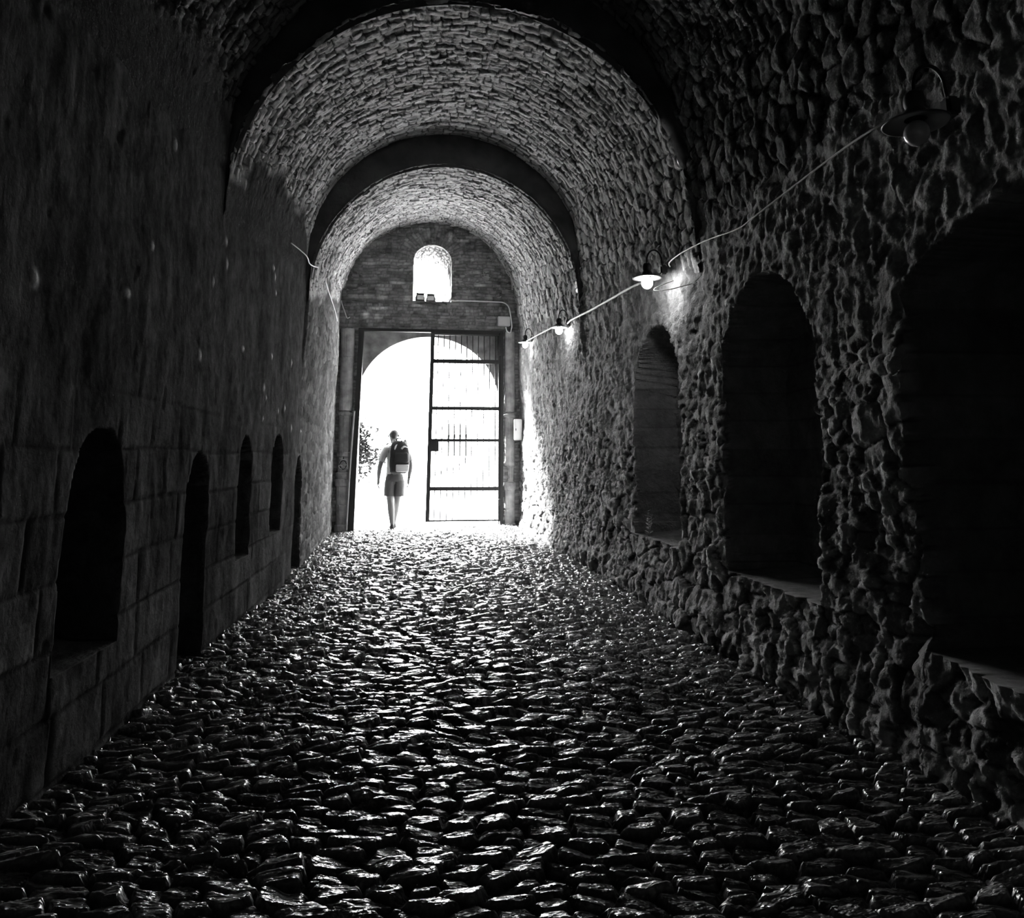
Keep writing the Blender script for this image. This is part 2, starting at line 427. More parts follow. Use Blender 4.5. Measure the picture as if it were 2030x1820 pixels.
def make_left():
    Y, Z = wall_grid(-1, LN, 4.6, .0125)
    # squared blocks low down, worn plaster above
    hgt = .26
    row = np.floor((Z + .03 * fbm(Y * .9, Z * .9, 90, 2)) / hgt); fz = (Z + .03 * fbm(Y * .9, Z * .9, 90, 2)) / hgt - row
    bl = .36 + .2 * hsh(row, row * 0, 92)
    col = np.floor(Y / bl + .37 * row); fy = Y / bl + .37 * row - col
    ez = np.minimum(fz, 1 - fz) * hgt; ey = np.minimum(fy, 1 - fy) * bl
    e = np.minimum(ez, ey) + .006 * fbm(Y * 20, Z * 20, 94, 2)
    low = 1 - sstep(1.25, 1.75, Z + .25 * fbm(Y * 1.2, Z * 1.2, 97, 2))
    near = 1 - sstep(6.5, 8.5, Y)
    idb = hsh(row, col, 99)
    h = low * (.3 + .7 * near) * ((sstep(0, .02, e) - 1) * .006 + (idb - .5) * .008) + fbm(Y * 1.6, Z * 1.6, 101, 3) * .016 + fbm(Y * 9, Z * 4, 104, 4) * .009
    pit = np.maximum(0, fbm(Y * 6.5, Z * 5.5, 108, 3) - .5) * .05
    h = h - pit
    sh, st = specks(Y, Z, SPECK_L, 8)
    d, ins = niche_depth(Y, Z, LN, warp=fbm(Y * 5, Z * 5, 111, 2) * .012, apse=True)
    h = np.where(ins > 0, fbm(Y * 6, Z * 14, 115, 3) * .012, h + sh)
    step = .035 * sstep(1.9, 2.9, Z) * (Y > YR2)
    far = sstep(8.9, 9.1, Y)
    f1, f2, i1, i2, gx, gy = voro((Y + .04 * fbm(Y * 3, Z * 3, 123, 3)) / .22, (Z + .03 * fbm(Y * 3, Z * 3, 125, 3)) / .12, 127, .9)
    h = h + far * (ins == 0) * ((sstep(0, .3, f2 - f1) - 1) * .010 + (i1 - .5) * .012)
    X = XL(Y) - .01 + h - d + step - .14 * sstep(.0, .40, Z - spring(Y))
    dd = np.abs(d[1:, 1:] - d[:-1, :-1]) + np.abs(d[1:, :-1] - d[:-1, 1:])
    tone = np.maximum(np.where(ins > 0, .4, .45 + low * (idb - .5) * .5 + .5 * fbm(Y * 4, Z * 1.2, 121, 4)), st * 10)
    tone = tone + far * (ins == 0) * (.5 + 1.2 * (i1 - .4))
    jt = low * near * (1 - sstep(.004, .014, e)) * (ins == 0)
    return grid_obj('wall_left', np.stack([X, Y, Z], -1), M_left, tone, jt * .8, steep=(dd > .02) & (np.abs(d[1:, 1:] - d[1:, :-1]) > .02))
tag(make_left(), 'left wall of worn plaster over squared stone with narrow niches', 'wall', kind='structure')

# ------------------------------------------------------------------ vault: three barrels stepping down
def arc_xz(y, th, seg, rad_off=0.0):
    xl, xr = XL(y), XR(y); c = (xl + xr) / 2; a = (xr - xl) / 2 - (.035 if seg == 2 else 0.0) - rad_off
    ov = np.maximum(0, np.maximum(-th, th - math.pi))            # the foot of the vault runs straight down behind the wall
    tt = np.clip(th, 0, math.pi)
    return c + (a + ov * .35) * np.cos(tt), crown(y, seg) - RAD + (RAD - rad_off) * np.sin(tt) - ov * RAD

def make_vault():
    objs = []
    for seg, (ya, yb) in enumerate(((Y0, YR1 + .03), (YR1, YR2 + .03), (YR2, YE + .1))):
        ys = [ya]
        while ys[-1] < yb:
            y = ys[-1]; ys.append(min(yb, y + (.06 if y < 1.5 else .018)))
        ys = np.array(ys); th = np.linspace(-.20, math.pi + .20, 480)
        Y, T = np.meshgrid(ys, th, indexing='ij')
        A = T * RAD
        wa = A + .05 * fbm(A * 2.5, Y * 2.5, 131 + seg, 3); wy = Y + .04 * fbm(A * 2.5, Y * 2.5, 137 + seg, 3)
        wy = wy + .03 * fbm(A * .8, Y * .8, 139 + seg, 2); wa = wa + .02 * fbm(A * 9, Y * 9, 134 + seg, 2); wy = wy + .016 * fbm(A * 8, Y * 10, 138 + seg, 2)
        e, i1, i2, cv, cu = courses(wa, wy, .26, .085, 141 + seg)
        edge = np.minimum(np.abs(Y - ya) / .12, np.abs(yb - Y) / .12)
        if seg == 0: edge = Y * 0 + 1
        if seg == 1: edge = np.abs(yb - Y) / .25
        edge = sstep(0, 1, np.clip(edge, 0, 1))
        sides = sstep(.05, .30, np.minimum(T, math.pi - T))
        h = sstep(0, .022, e) * .012 + (i1 - .5) * .034 + ridge(A * 7, Y * 11, 151 + seg, 4) * .030 + fbm(A * 20, Y * 26, 155 + seg, 3) * .010 + fbm(A * 1.2, Y * 1.2, 157 + seg, 3) * .045
        h = (h + (cv * (i2 - .5) + cu * (i1 - .5)) * .025) * (.25 + .75 * edge) * (.3 + .7 * sides) - .03 + .03 * (1 - sides) * sstep(-.12, .02, np.minimum(T, math.pi - T))
        # worn plaster runs up from the left wall onto the foot of the vault
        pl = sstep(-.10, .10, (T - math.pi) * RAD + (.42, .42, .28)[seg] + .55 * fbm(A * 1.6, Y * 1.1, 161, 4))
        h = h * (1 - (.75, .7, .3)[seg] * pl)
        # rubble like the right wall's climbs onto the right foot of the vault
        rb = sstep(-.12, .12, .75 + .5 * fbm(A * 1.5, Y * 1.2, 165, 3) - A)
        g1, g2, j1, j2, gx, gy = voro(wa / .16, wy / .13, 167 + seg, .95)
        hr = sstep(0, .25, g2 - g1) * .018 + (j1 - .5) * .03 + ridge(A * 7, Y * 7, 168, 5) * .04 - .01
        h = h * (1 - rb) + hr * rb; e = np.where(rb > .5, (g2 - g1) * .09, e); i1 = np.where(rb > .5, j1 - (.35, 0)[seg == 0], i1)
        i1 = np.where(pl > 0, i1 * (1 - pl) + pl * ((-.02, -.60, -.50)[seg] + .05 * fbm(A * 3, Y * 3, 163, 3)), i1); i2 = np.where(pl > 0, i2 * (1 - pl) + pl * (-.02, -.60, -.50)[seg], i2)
        x, z = arc_xz(Y, T, seg)
        Tc = np.clip(T, 0, math.pi); nx, nz = -np.cos(Tc), -np.sin(Tc)
        X = x + nx * h; Z = z + nz * h
        o = grid_obj('ceiling', np.stack([X, Y, Z], -1), M_vault_shade if seg == 0 else M_vault, i1 * .7 + .3 * i2, (1 - sstep(.003, .013, e)) * (1 - pl), flip=True)
        objs.append(o)
    for o, t in zip(objs, ('shade-toned nearest stretch of stone barrel vault overhead', 'middle stretch of rubble barrel vault between the two arch steps', 'bright far stretch of stone vault in front of the gate wall')):
        tag(o, t, 'vault', kind='structure')
    for k, y in enumerate((YR1, YR2)):
        n = 161; th = np.linspace(-.06, math.pi + .06, n); rad = np.linspace(0, 1, 9)
        T, Q = np.meshgrid(th, rad, indexing='ij')
        xo, zo = arc_xz(y, T, k, -.22); xi, zi = arc_xz(y, T, k + 1, -.005)
        zi = np.minimum(zi, zo)
        X = xo + (xi - xo) * Q; Z = zo + (zi - zo) * Q
        Yv = y + .012 * fbm(X * 3, Z * 3, 171 + k, 3) + np.where(Q > .99, .05, 0)
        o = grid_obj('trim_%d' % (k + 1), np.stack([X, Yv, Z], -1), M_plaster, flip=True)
        tag(o, ('nearer', 'farther')[k] + ' dark plastered arch face where the vault steps down', 'arch', kind='structure')
make_vault()

# ------------------------------------------------------------------ gate wall: inner skin, solid walls with openings, passage
GX0, GX1, GZ = -1.07, 1.64, 3.60
WX0, WX1, WZ0, WZ1 = -.07, .655, 4.16, 5.26

def plate(name, outer, holes, y0, y1, m):
    """a wall between two depths with openings, filled as 2-D outlines and extruded"""
    cu = bpy.data.curves.new(name, 'CURVE'); cu.dimensions = '2D'; cu.fill_mode = 'BOTH'
    cu.extrude = (y1 - y0) / 2
    for lp in [outer] + holes:
        sp = cu.splines.new('POLY'); sp.points.add(len(lp) - 1); sp.use_cyclic_u = True
        for p, (x, z) in zip(sp.points, lp): p.co = (x, z, 0, 1)
    t = bpy.data.objects.new(name, cu); COL.objects.link(t)
    dg = bpy.context.evaluated_depsgraph_get()
    me = bpy.data.meshes.new_from_object(t.evaluated_get(dg)); bpy.data.objects.remove(t)
    me.transform(Matrix.Translation((0, (y0 + y1) / 2, 0)) @ Matrix.Rotation(R(90), 4, 'X'))
    me.materials.clear()
    return link_mesh(name, me, m)

def arch_loop(x0, x1, z0, ztop, seg, n=28, wob=0.0, s=1):
    rnd = random.Random(s); c = (x0 + x1) / 2; r = (x1 - x0) / 2
    lp = [(x0, z0), (x1, z0)]
    zs = ztop - seg
    for k in range(1, 5): lp.append((x1 + rnd.uniform(-wob, wob), z0 + (zs - z0) * k / 5))
    for k in range(n + 1):
        a = math.pi * k / n
        lp.append((c + (r + rnd.uniform(-wob, wob)) * math.cos(a), zs + (seg + rnd.uniform(-wob, wob)) * math.sin(a)))
    for k in range(4, 0, -1): lp.append((x0 + rnd.uniform(-wob, wob), z0 + (zs - z0) * k / 5))
    return lp

OUT = [(-7, -.3), (9, -.3), (9, 8.5), (-7, 8.5)]
wi = plate('wall_gate', OUT, [[(-1.105, -.25), (GX1, -.25), (GX1, GZ), (-.99, GZ)], arch_loop(WX0, WX1, WZ0, WZ1, .34, wob=.008)], YE + .03, 14.12, M_block)
tag(wi, 'thick stone wall around the gate opening and small window', 'wall', kind='structure')
wo = plate('wall_outer', OUT, [arch_loop(-1.06, 1.56, -.25, 3.50, 1.22, 40), arch_loop(WX0 - .05, WX1 + .05, WZ0 - .06, WZ1 + .05, .34)], 14.10, 15.12, M_block)
tag(wo, 'outer stone wall with round arch behind the iron gate', 'wall', kind='structure')

def window_reveal():
    A = arch_loop(WX0 - .012, WX1 + .012, WZ0 - .015, WZ1 + .012, .34, 40)[2:]; B = arch_loop(WX0 - .10, .50, WZ0 - .02, WZ1 - .06, .30, 40)[2:]
    A = [(WX1 + .012 + (WX0 - WX1 - .024) * k / 10, WZ0 - .015) for k in range(10, 0, -1)] + A; B = [(.50 + (WX0 - .10 - .50) * k / 10, WZ0 - .02) for k in range(10, 0, -1)] + B
    a = np.array(A + A[:1]); b = np.array(B + B[:1])
    t0 = np.linspace(0, len(A), len(A) * 6 + 1); ii = np.arange(len(A) + 1)
    a = np.stack([np.interp(t0, ii, a[:, k]) for k in (0, 1)], -1); b = np.stack([np.interp(t0, ii, b[:, k]) for k in (0, 1)], -1)
    q = np.linspace(0, 1, 60)[None, :, None]
    XZ = a[:, None, :] * (1 - q) + b[:, None, :] * q
    Y = np.broadcast_to(YE + .005 + 1.13 * q[..., 0], XZ.shape[:2])
    U = np.broadcast_to(t0[:, None] * .06, Y.shape)
    f1, f2, i1, i2, gx, gy = voro(U / .16, Y / .14, 601, .9)
    h = (sstep(0, .3, f2 - f1) - 1) * .035 + (i1 - .5) * .025 + fbm(U * 14, Y * 14, 603, 3) * .012 - .01
    c = np.array([(WX0 + WX1) / 2 - .04, (WZ0 + WZ1) / 2]); d = c - XZ; d = d / np.linalg.norm(d, axis=-1, keepdims=True)
    XZ = XZ + d * h[..., None]
    o = grid_obj('window_1', np.stack([XZ[..., 0], Y, XZ[..., 1]], -1), M_end, i1, 1 - sstep(.02, .15, f2 - f1))
    tag(o, 'small round-headed window opening above the gate, with splayed stone sides', 'window', kind='structure')
window_reveal()

def make_end():
    xs = np.arange(-1.75, 2.35, .0105); zs = np.arange(-.1, 6.0, .0105)
    X, Z = np.meshgrid(xs, zs, indexing='ij')
    wx = X + .04 * fbm(X * 3, Z * 3, 201, 3); wz = Z + .025 * fbm(X * 3, Z * 3, 207, 3)
    # stones stand on end over the window, lie in courses elsewhere
    cxw, czw = .29, 4.92
    rad = np.hypot(wx - cxw, wz - czw); ang = np.arctan2(wz - czw, wx - cxw)
    fan = (rad > .34) & (rad < .66) & (Z > czw + .05)
    wz = wz + .022 * fbm(X * 7, Z * 9, 209, 3); wx = wx + .03 * fbm(X * 8, Z * 8, 210, 2)
    e, i1, i2, cv, cu = courses(np.where(fan, rad, wx), np.where(fan, 60 + ang * .5, wz), .26, .062, 211)
    h = sstep(0, .02, e) * .010 + (i1 - .5) * .020 + ridge(X * 6, Z * 12, 221, 5) * .040 + fbm(X * 1.5, Z * 1.5, 225, 2) * .03
    lint = (Z < 4.15)
    ledge = np.exp(-((Z - 4.19) / .035) ** 2) * .07 * (.5 + .7 * fbm(X * 3, Z, 231, 2) + .5 * (X < -.2))
    band = np.where(lint, .02, 0)
    Y = YE + .02 - h - ledge - band + .04 * np.exp(-((Z - 4.12) / .018) ** 2)
    P = np.stack([X, Y, Z], -1)
    gate = (X > -1.105 + .12 * Z / GZ) & (X < GX1) & (Z < GZ)
    win = sd_niche(X, Z, WX0, WX1, WZ0, WZ1, .34) > 0
    hole = gate | win
    keep = ~(hole[1:, 1:] & hole[:-1, :-1] & hole[1:, :-1] & hole[:-1, 1:])
    tn = .18 + .45 * i1 + .5 * fbm(X * 5, Z * 9, 235, 4)
    rnd = random.Random(2)
    for (px, pz, pw, ph) in [(-1.15, 4.22, .12, .03), (-.9, 4.22, .13, .035), (-.62, 4.21, .09, .03), (-.92, 3.87, .05, .06), (-.72, 3.85, .05, .06), (-.7, 4.0, .16, .03), (.0, 4.08, .10, .03), (-.15, 4.22, .06, .05), (1.1, 4.75, .10, .03), (.85, 5.35, .12, .03), (.62, 5.42, .035, .10), (-.9, 4.85, .12, .03), (1.2, 4.5, .11, .03), (-.35, 4.5, .12, .03)]:
        tn = tn + 1.1 * np.exp(-np.abs((X - px) / pw) ** 4 - np.abs((Z - pz) / ph) ** 4)
    o = grid_obj('wall_end', P, M_end, tn, .35 * (1 - sstep(.002, .016, e)), keep=keep)
    tag(o, 'end wall of thin coursed stones with arched window above the gate', 'wall', kind='structure')
make_end()

bm = bmesh.new(); box(bm, (.35, Y0 - .1, 2.6), (4.4, .2, 6.0))
tag(obj('wall_back', bm, M_block), 'closed stone wall behind the viewer', 'wall', kind='structure')

def make_ground():
    xs = np.linspace(-26, 26, 140); ys = np.concatenate([np.arange(14.5, 17, .06), np.linspace(17.1, 70, 80)])
    Y, X = np.meshgrid(ys, xs, indexing='ij')
    Z = -.035 + .01 * fbm(X * 2, Y * 2, 301, 3)
    o = grid_obj('ground', np.stack([X, Y, Z], -1), M_ground, flip=True)
    tag(o, 'sunlit pale paving outside the gate', 'ground', kind='structure')
make_ground()

# pilasters: half-round stacked stone shafts either side of the gate
def pilaster(name, xc, wid, prof, label, seed):
    bm = bmesh.new(); rnd = random.Random(seed); loops = []
    for (z, k, dx) in prof:
        lp = []
        for a in range(17):
            t = math.pi * a / 16
            lp.append((xc + dx + wid / 2 * k * math.cos(t), YE + .02 - (.11 * k) * math.sin(t) ** .6 - .01 + rnd.uniform(-.004, .004), z + rnd.uniform(-.004, .004)))
        lp.append((xc + dx - wid / 2 * k, YE + .10, z)); lp.append((xc + dx + wid / 2 * k, YE + .10, z))
        loops.append(lp)
    rings(bm, loops)
    o = obj(name, bm, M_pil)
    tag(o, label, 'pilaster', kind='structure'); return o
pilaster('trim_3', -1.235, .27, [(-.1, 1.08, 0), (.06, 1.08, 0), (.08, .9, .0), (.40, .92, 0), (.42, .88, 0), (.44, .93, 0), (.74, .94, 0), (.76, 1.12, 0), (.86, 1.12, 0), (.88, .95, 0), (.93, 1.1, 0), (.98, 1.1, 0), (1.0, .85, 0),
                                     (1.26, .85, 0), (1.28, 1.0, 0), (1.34, 1.02, 0), (1.36, .82, 0), (1.66, .84, 0), (2.0, .85, 0), (2.02, .98, 0), (2.06, 1.0, 0), (2.07, .6, 0), (2.09, .6, 0), (2.1, .88, 0), (2.55, .9, 0), (2.57, .86, 0), (2.59, .9, 0),
                                     (3.05, .9, 0), (3.07, .86, 0), (3.09, .92, 0), (3.6, .92, 0)], 'stacked stone shaft left of the gate', 4)
pilaster('trim_4', 1.755, .22, [(-.1, 1.05, 0), (.06, 1.05, 0), (.08, .9, 0), (.3, .92, 0), (.32, .86, 0), (.34, .92, 0), (.66, .92, 0), (.68, 1.02, 0), (.74, 1.05, 0), (.80, 1.0, 0), (.82, .5, .02), (1.04, .45, .03), (1.08, .5, .02), (1.12, .95, 0), (1.16, 1.0, 0), (1.2, .86, 0),
                                    (1.6, .86, 0), (1.62, .82, 0), (1.64, .86, 0), (1.98, .88, 0), (2.0, 1.02, 0), (2.05, 1.02, 0), (2.07, .6, 0), (2.09, .6, 0), (2.1, .88, 0), (2.3, .95, 0), (2.5, .85, 0), (2.75, .95, 0), (2.9, .84, 0), (3.2, .93, 0), (3.6, .9, 0)],
         'stacked stone shaft right of the gate', 6)

# ------------------------------------------------------------------ iron gate
GY = 13.95
gt = thing('iron_gate', 'black iron gate in its frame, barred right leaf shut, left half open', 'gate', (.28, GY, -.03))
O = Vector((.28, GY, -.03))
def gpart(name, boxes, m, parent=None, bev=.005):
    bm = bmesh.new()
    for c, s in boxes: box(bm, Vector(c) - O, s, bev)
    return obj(name, bm, m, parent or gt)
def leaning(name, secs, wx, wy, m, parent=None):
    bm = bmesh.new()
    rings(bm, [[Vector((x, y, z)) - O for x, y in ((xc - wx, GY - wy), (xc + wx, GY - wy), (xc + wx, GY + wy), (xc - wx, GY + wy))] for xc, z in secs])
    return obj(name, bm, m, parent or gt)
leaning('post', ((-1.075, -.10), (-1.05, 1.2), (-.985, 3.58)), .045, .06, M_iron)
gpart('post', [((1.60, GY, 1.79), (.06, .09, 3.62))], M_iron)
gpart('top_beam', [((.29, GY, 3.585), (2.66, .10, .055)), ((.95, GY - .03, 3.55), (1.2, .05, .05))], M_iron)
bm = bmesh.new(); tube(bm, [Vector(p) - O for p in ((-1.155, GY - .07, -.01), (-1.12, GY - .07, 1.17), (-1.075, GY - .07, 2.09))], .022, 6)
s_ = obj('edge_strip', bm, M_strip, gt); s_['label'] = 'pale worn steel strip beside the left post'
for z in (3.2, .45): gpart('hinge', [((1.565, GY - .05, z), (.06, .05, .12))], M_iron)
lf = leaning('leaf', ((.262, .11), (.315, 3.56)), .036, .03, M_iron)
gpart('stile', [((1.555, GY, 1.83), (.03, .05, 3.44))], M_iron, lf)
for z, t in ((3.53, .035), (3.025, .075), (2.155, .065), (1.572, .055), (.697, .07), (.13, .03)):
    gpart('rail', [((.925, GY - .012, z), (1.29, .045, t))], M_iron, lf)
for k in range(11):
    x = .408 + .1075 * k; q = 1 - k / 11
    bm = bmesh.new(); tube(bm, [Vector((x - .028 * q, GY, .13)) - O, Vector((x + .012 * q, GY, 3.52)) - O], .0100, 6)
    obj('bar', bm, M_bar, lf)
for x in (.632, .736, .842, .948):
    bm = bmesh.new()
    lathe(bm, [(.001, 1.28), (.013, 1.285), (.013, 1.52), (.013, 1.60), (.022, 1.62), (.022, 1.67), (.013, 1.69), (.012, 1.86), (.001, 1.91)], 8, Vector((x - .005, GY - .02, 0)) - O)
    obj('spear_bar', bm, M_iron, lf)
bm = bmesh.new(); box(bm, Vector((.36, GY - .03, 1.46)) - O, (.18, .09, .19), .008)
b2 = bmesh.new(); lathe(b2, [(.001, 0), (.018, 0), (.018, .03), (.001, .03)], 12)
bmesh.ops.rotate(b2, cent=(0, 0, 0), matrix=Matrix.Rotation(R(90), 3, 'X'), verts=b2.verts); bmesh.ops.translate(b2, vec=Vector((.32, GY - .07, 1.47)) - O, verts=b2.verts)
m_ = bpy.data.meshes.new('b'); b2.to_mesh(m_); b2.free(); bm.from_mesh(m_); bpy.data.meshes.remove(m_)
obj('lock_box', bm, M_iron, lf)

# ------------------------------------------------------------------ wall lamps
def make_lamp(name, label, lit, wallx, x, y, z):
    """z is the middle of the globe"""
    t = thing(name, label, 'lamp', (x, y, z), 0, 'gooseneck wall lamps')
    dx = wallx - x
    bm = bmesh.new()
    pts = [(0, 0, .15)]
    for k in range(11):
        a = math.pi - math.pi * k / 10
        rr = dx * .42
        pts.append((rr + rr * math.cos(a), 0, .18 + .085 * math.sin(a) * 1.1))
    pts += [(dx * .84 + .012, 0, .13), (dx + .02, 0, .115)]
    tube(bm, smooth_pts(pts, 3), .0075, 8); obj('gooseneck_arm', bm, M_dark, t, True)
    bm = bmesh.new(); box(bm, (dx - .01, 0, .11), (.06, .055, .075), .012); obj('wall_bracket', bm, M_dark, t)
    bm = bmesh.new(); lathe(bm, [(.001, .165), (.022, .162), (.034, .15), (.039, .13), (.038, .11), (.032, .095), (.040, .085), (.052, .06)], 20); obj('socket_cap', bm, M_dark, t, True)
    bm = bmesh.new(); lathe(bm, [(.045, .066), (.066, .058), (.092, .048), (.118, .038), (.120, .034), (.114, .033), (.088, .040), (.06, .047), (.04, .05)], 28); obj('shade', bm, M_shade, t, True)
    bm = bmesh.new(); bmesh.ops.create_uvsphere(bm, u_segments=20, v_segments=12, radius=.046); bmesh.ops.scale(bm, vec=(1, 1, 1.08), verts=bm.verts)
    bmesh.ops.translate(bm, vec=(0, 0, -.004), verts=bm.verts)
    obj('bulb', bm, M_bulb if lit else M_glass, t, True)
make_lamp('wall_lamp', 'unlit gooseneck lamp nearest the viewer, dim globe on the dark wall', False, 2.03, 1.87, 2.511, 2.474)
make_lamp('wall_lamp', 'lit gooseneck lamp above the smallest right niche, largest of the lit lamps', True, 2.02, 1.87, 5.862, 2.673)
make_lamp('wall_lamp', 'lit gooseneck lamp in the middle of the three lit ones', True, 2.00, 1.87, 9.677, 2.917)
make_lamp('wall_lamp', 'lit gooseneck lamp farthest off, beside the gate', True, 1.95, 1.82, 12.40, 3.13)

# ------------------------------------------------------------------ cables
def cable(name, label, pts, r, m=M_cable, grp=None):
    bm = bmesh.new(); tube(bm, smooth_pts(pts, 6), r, 7)
    return tag(obj(name, bm, m, None, True), label, 'cable', grp)
cable('power_cable', 'white cable sagging along right wall between the dim lamp and the nearest lit one',
      [(1.98, 2.72, 2.66), (1.93, 2.832, 2.645), (1.93, 3.073, 2.655), (1.93, 3.525, 2.648), (1.93, 3.98, 2.634), (1.93, 4.248, 2.632), (1.93, 4.712, 2.70), (1.93, 5.178, 2.745), (1.96, 5.56, 2.77), (2.01, 5.70, 2.77)], .0048)
cable('power_cable', 'thick white cable running from nearest lit lamp to the middle lit lamp',
      [(1.99, 6.05, 2.745), (1.93, 6.375, 2.772), (1.92, 7.141, 2.815), (1.92, 7.982, 2.868), (1.92, 9.035, 2.95), (1.96, 9.55, 2.99)], .011)
cable('power_cable', 'short white cable from the middle lit lamp to the lamp by the gate',
      [(1.90, 9.80, 3.0), (1.85, 10.1, 3.02), (1.82, 10.793, 3.06), (1.81, 11.943, 3.14), (1.83, 12.3, 3.18)], .010)
cable('loose_cable', 'thin loose pale cable looping out below the nearest lit lamp', [(2.0, 5.60, 2.63), (1.90, 5.72, 2.60), (1.88, 5.70, 2.57), (1.93, 5.5, 2.535), (2.02, 5.2, 2.52), (1.98, 5.1, 2.50), (2.0, 5.02, 2.535)], .0035, M_loose)
cable('loose_cable', 'short pale cable hanging across the farther arch step on left side', [(-1.28, 7.75, 3.43), (-1.18, 8.1, 3.40), (-1.20, 8.5, 3.42), (-1.22, 8.95, 3.50), (-1.2, 9.25, 3.56)], .006, M_loose)
cable('loose_cable', 'pale cable dangling down left wall past the farther arch step', [(-1.16, 9.8, 3.56), (-1.17, 9.945, 3.50), (-1.18, 10.63, 3.45), (-1.18, 11.2, 3.38), (-1.18, 11.5, 3.30)], .006, M_loose)
cable('loose_cable', 'short pale cable end hanging at top left corner of the gate wall', [(-1.36, 13.86, 4.10), (-1.341, 13.82, 4.03), (-1.282, 13.80, 3.87), (-1.24, 13.80, 3.77), (-1.19, 13.80, 3.79)], .008, M_loose)
cable('window_cable', 'pale cable running from the small window down to the junction box',
      [(.60, 13.95, 4.19), (.70, 13.86, 4.15), (.80, 13.85, 4.155), (1.076, 13.85, 4.155), (1.456, 13.85, 4.15), (1.62, 13.85, 4.14), (1.715, 13.85, 4.07), (1.75, 13.82, 3.91), (1.775, 13.80, 3.70), (1.765, 13.80, 3.63), (1.745, 13.80, 3.565), (1.69, 13.80, 3.585), (1.665, 13.83, 3.67)], .011, M_loose)

# ------------------------------------------------------------------ boxes and fittings
t = thing('junction_box', 'pale square junction box on the wall above the gate corner', 'box', (1.635, 13.9, 3.70))
bm = bmesh.new(); box(bm, (0, 0, .09), (.235, .11, .175), .01); obj('housing', bm, M_box, t)
bm = bmesh.new(); box(bm, (0, -.06, .09), (.215, .014, .155), .005); obj('cover', bm, M_box, t)
t = thing('wall_cabinet', 'white upright box on the right wall beside the gate', 'box', (1.87, 13.68, 1.57))
bm = bmesh.new(); box(bm, (0, 0, .19), (.14, .12, .38), .01); obj('housing', bm, M_enamel, t)
bm = bmesh.new(); box(bm, (-.004, -.064, .19), (.12, .014, .34), .004); o = obj('door', bm, M_enamel, t)
bm = bmesh.new(); box(bm, (-.045, -.075, .19), (.012, .012, .04), .003); obj('latch', bm, M_dark, o)

def flood(label, x, y, z, rot, face):
    t = thing('floodlight', label, 'floodlight', (x, y, z), rot, 'floodlights in the window')
    bm = bmesh.new(); box(bm, (0, 0, .10), (.155, .09, .14), .01); h = obj('housing', bm, M_dark, t)
    bm = bmesh.new(); box(bm, (0, -.05, .105), (.125, .012, .085), .004); obj('front_glass', bm, face, t)
    bm = bmesh.new(); box(bm, (-.085, 0, .06), (.012, .03, .13), .002); box(bm, (.085, 0, .06), (.012, .03, .13), .002); box(bm, (0, 0, .005), (.18, .04, .012), .002); obj('bracket', bm, M_dark, t)
    bm = bmesh.new(); box(bm, (0, -.035, .178), (.165, .07, .014), .003); obj('visor', bm, M_dark, t)
flood('left floodlight with pale front on the small window sill', .07, 14.25, 4.17, R(8), M_enamel)
flood('right floodlight with grey front on the small window sill', .275, 14.30, 4.17, R(-6), M_box)

t = thing('wire_coil', 'tangled coil of wire hung on the left stone shaft by the gate', 'wire', (-1.23, 13.83, 1.0))
for k, (rx, rz, zz) in enumerate(((.07, .06, .16), (.055, .075, .13), (.08, .045, .10))):
    bm = bmesh.new()
    tube(bm, [(rx * math.cos(a * .35 + k), -.06 - .008 * k + .01 * math.sin(a), zz + rz * math.sin(a * .35 + k)) for a in range(19)], .009, 6)
    obj('loop', bm, (M_strip, M_iron, M_strip)[k], t, True)
bm = bmesh.new(); tube(bm, [(0, .02, .24), (0, -.07, .24), (0, -.09, .27)], .01, 6); obj('hook', bm, M_iron, t)

# ------------------------------------------------------------------ weed on the niche sill
def leaf(bm, base, d, L, W, up, seed):
    rnd = random.Random(seed); d = Vector(d).normalized(); s = d.cross(Vector(up)).normalized(); n = s.cross(d)
    rows = []
    for k in range(5):
        t_ = k / 4; ww = W * math.sin(math.pi * (.08 + .92 * t_) ** .8) * .5 + .0005
        c = Vector(base) + d * L * t_ + n * (-.25 * L * t_ * t_)
        rows.append([bm.verts.new(c - s * ww), bm.verts.new(c - n * ww * .35), bm.verts.new(c + s * ww)])
    for a, b in zip(rows[:-1], rows[1:]):
        bm.faces.new((a[0], a[1], b[1], b[0])); bm.faces.new((a[1], a[2], b[2], b[1]))
wd = thing('weed', 'small weed growing on the sill of the smallest right niche', 'plant', (2.13, 6.80, .545))
bs = bmesh.new(); bl = bmesh.new(); rnd = random.Random(3)
for k in range(3):
    a = rnd.uniform(0, 6.28); top = (.03 * math.cos(a), .03 * math.sin(a), .15 + .04 * k)
    tube(bs, [(0, 0, -.02), (top[0] * .4, top[1] * .4, top[2] * .5), top], [.004, .003, .002], 5)
    for j in range(9):
        q = (j + 1) / 9; b = rnd.uniform(0, 6.28)
        leaf(bl, (top[0] * q, top[1] * q, top[2] * q), (math.cos(b), math.sin(b), .7), .05 * (1.15 - q * .5), .022, (0, 0, 1), j)
obj('stem', bs, mat('weed_stem', .4, .7), wd); obj('leaves', bl, mat('weed_leaf', .65, .6), wd, True)

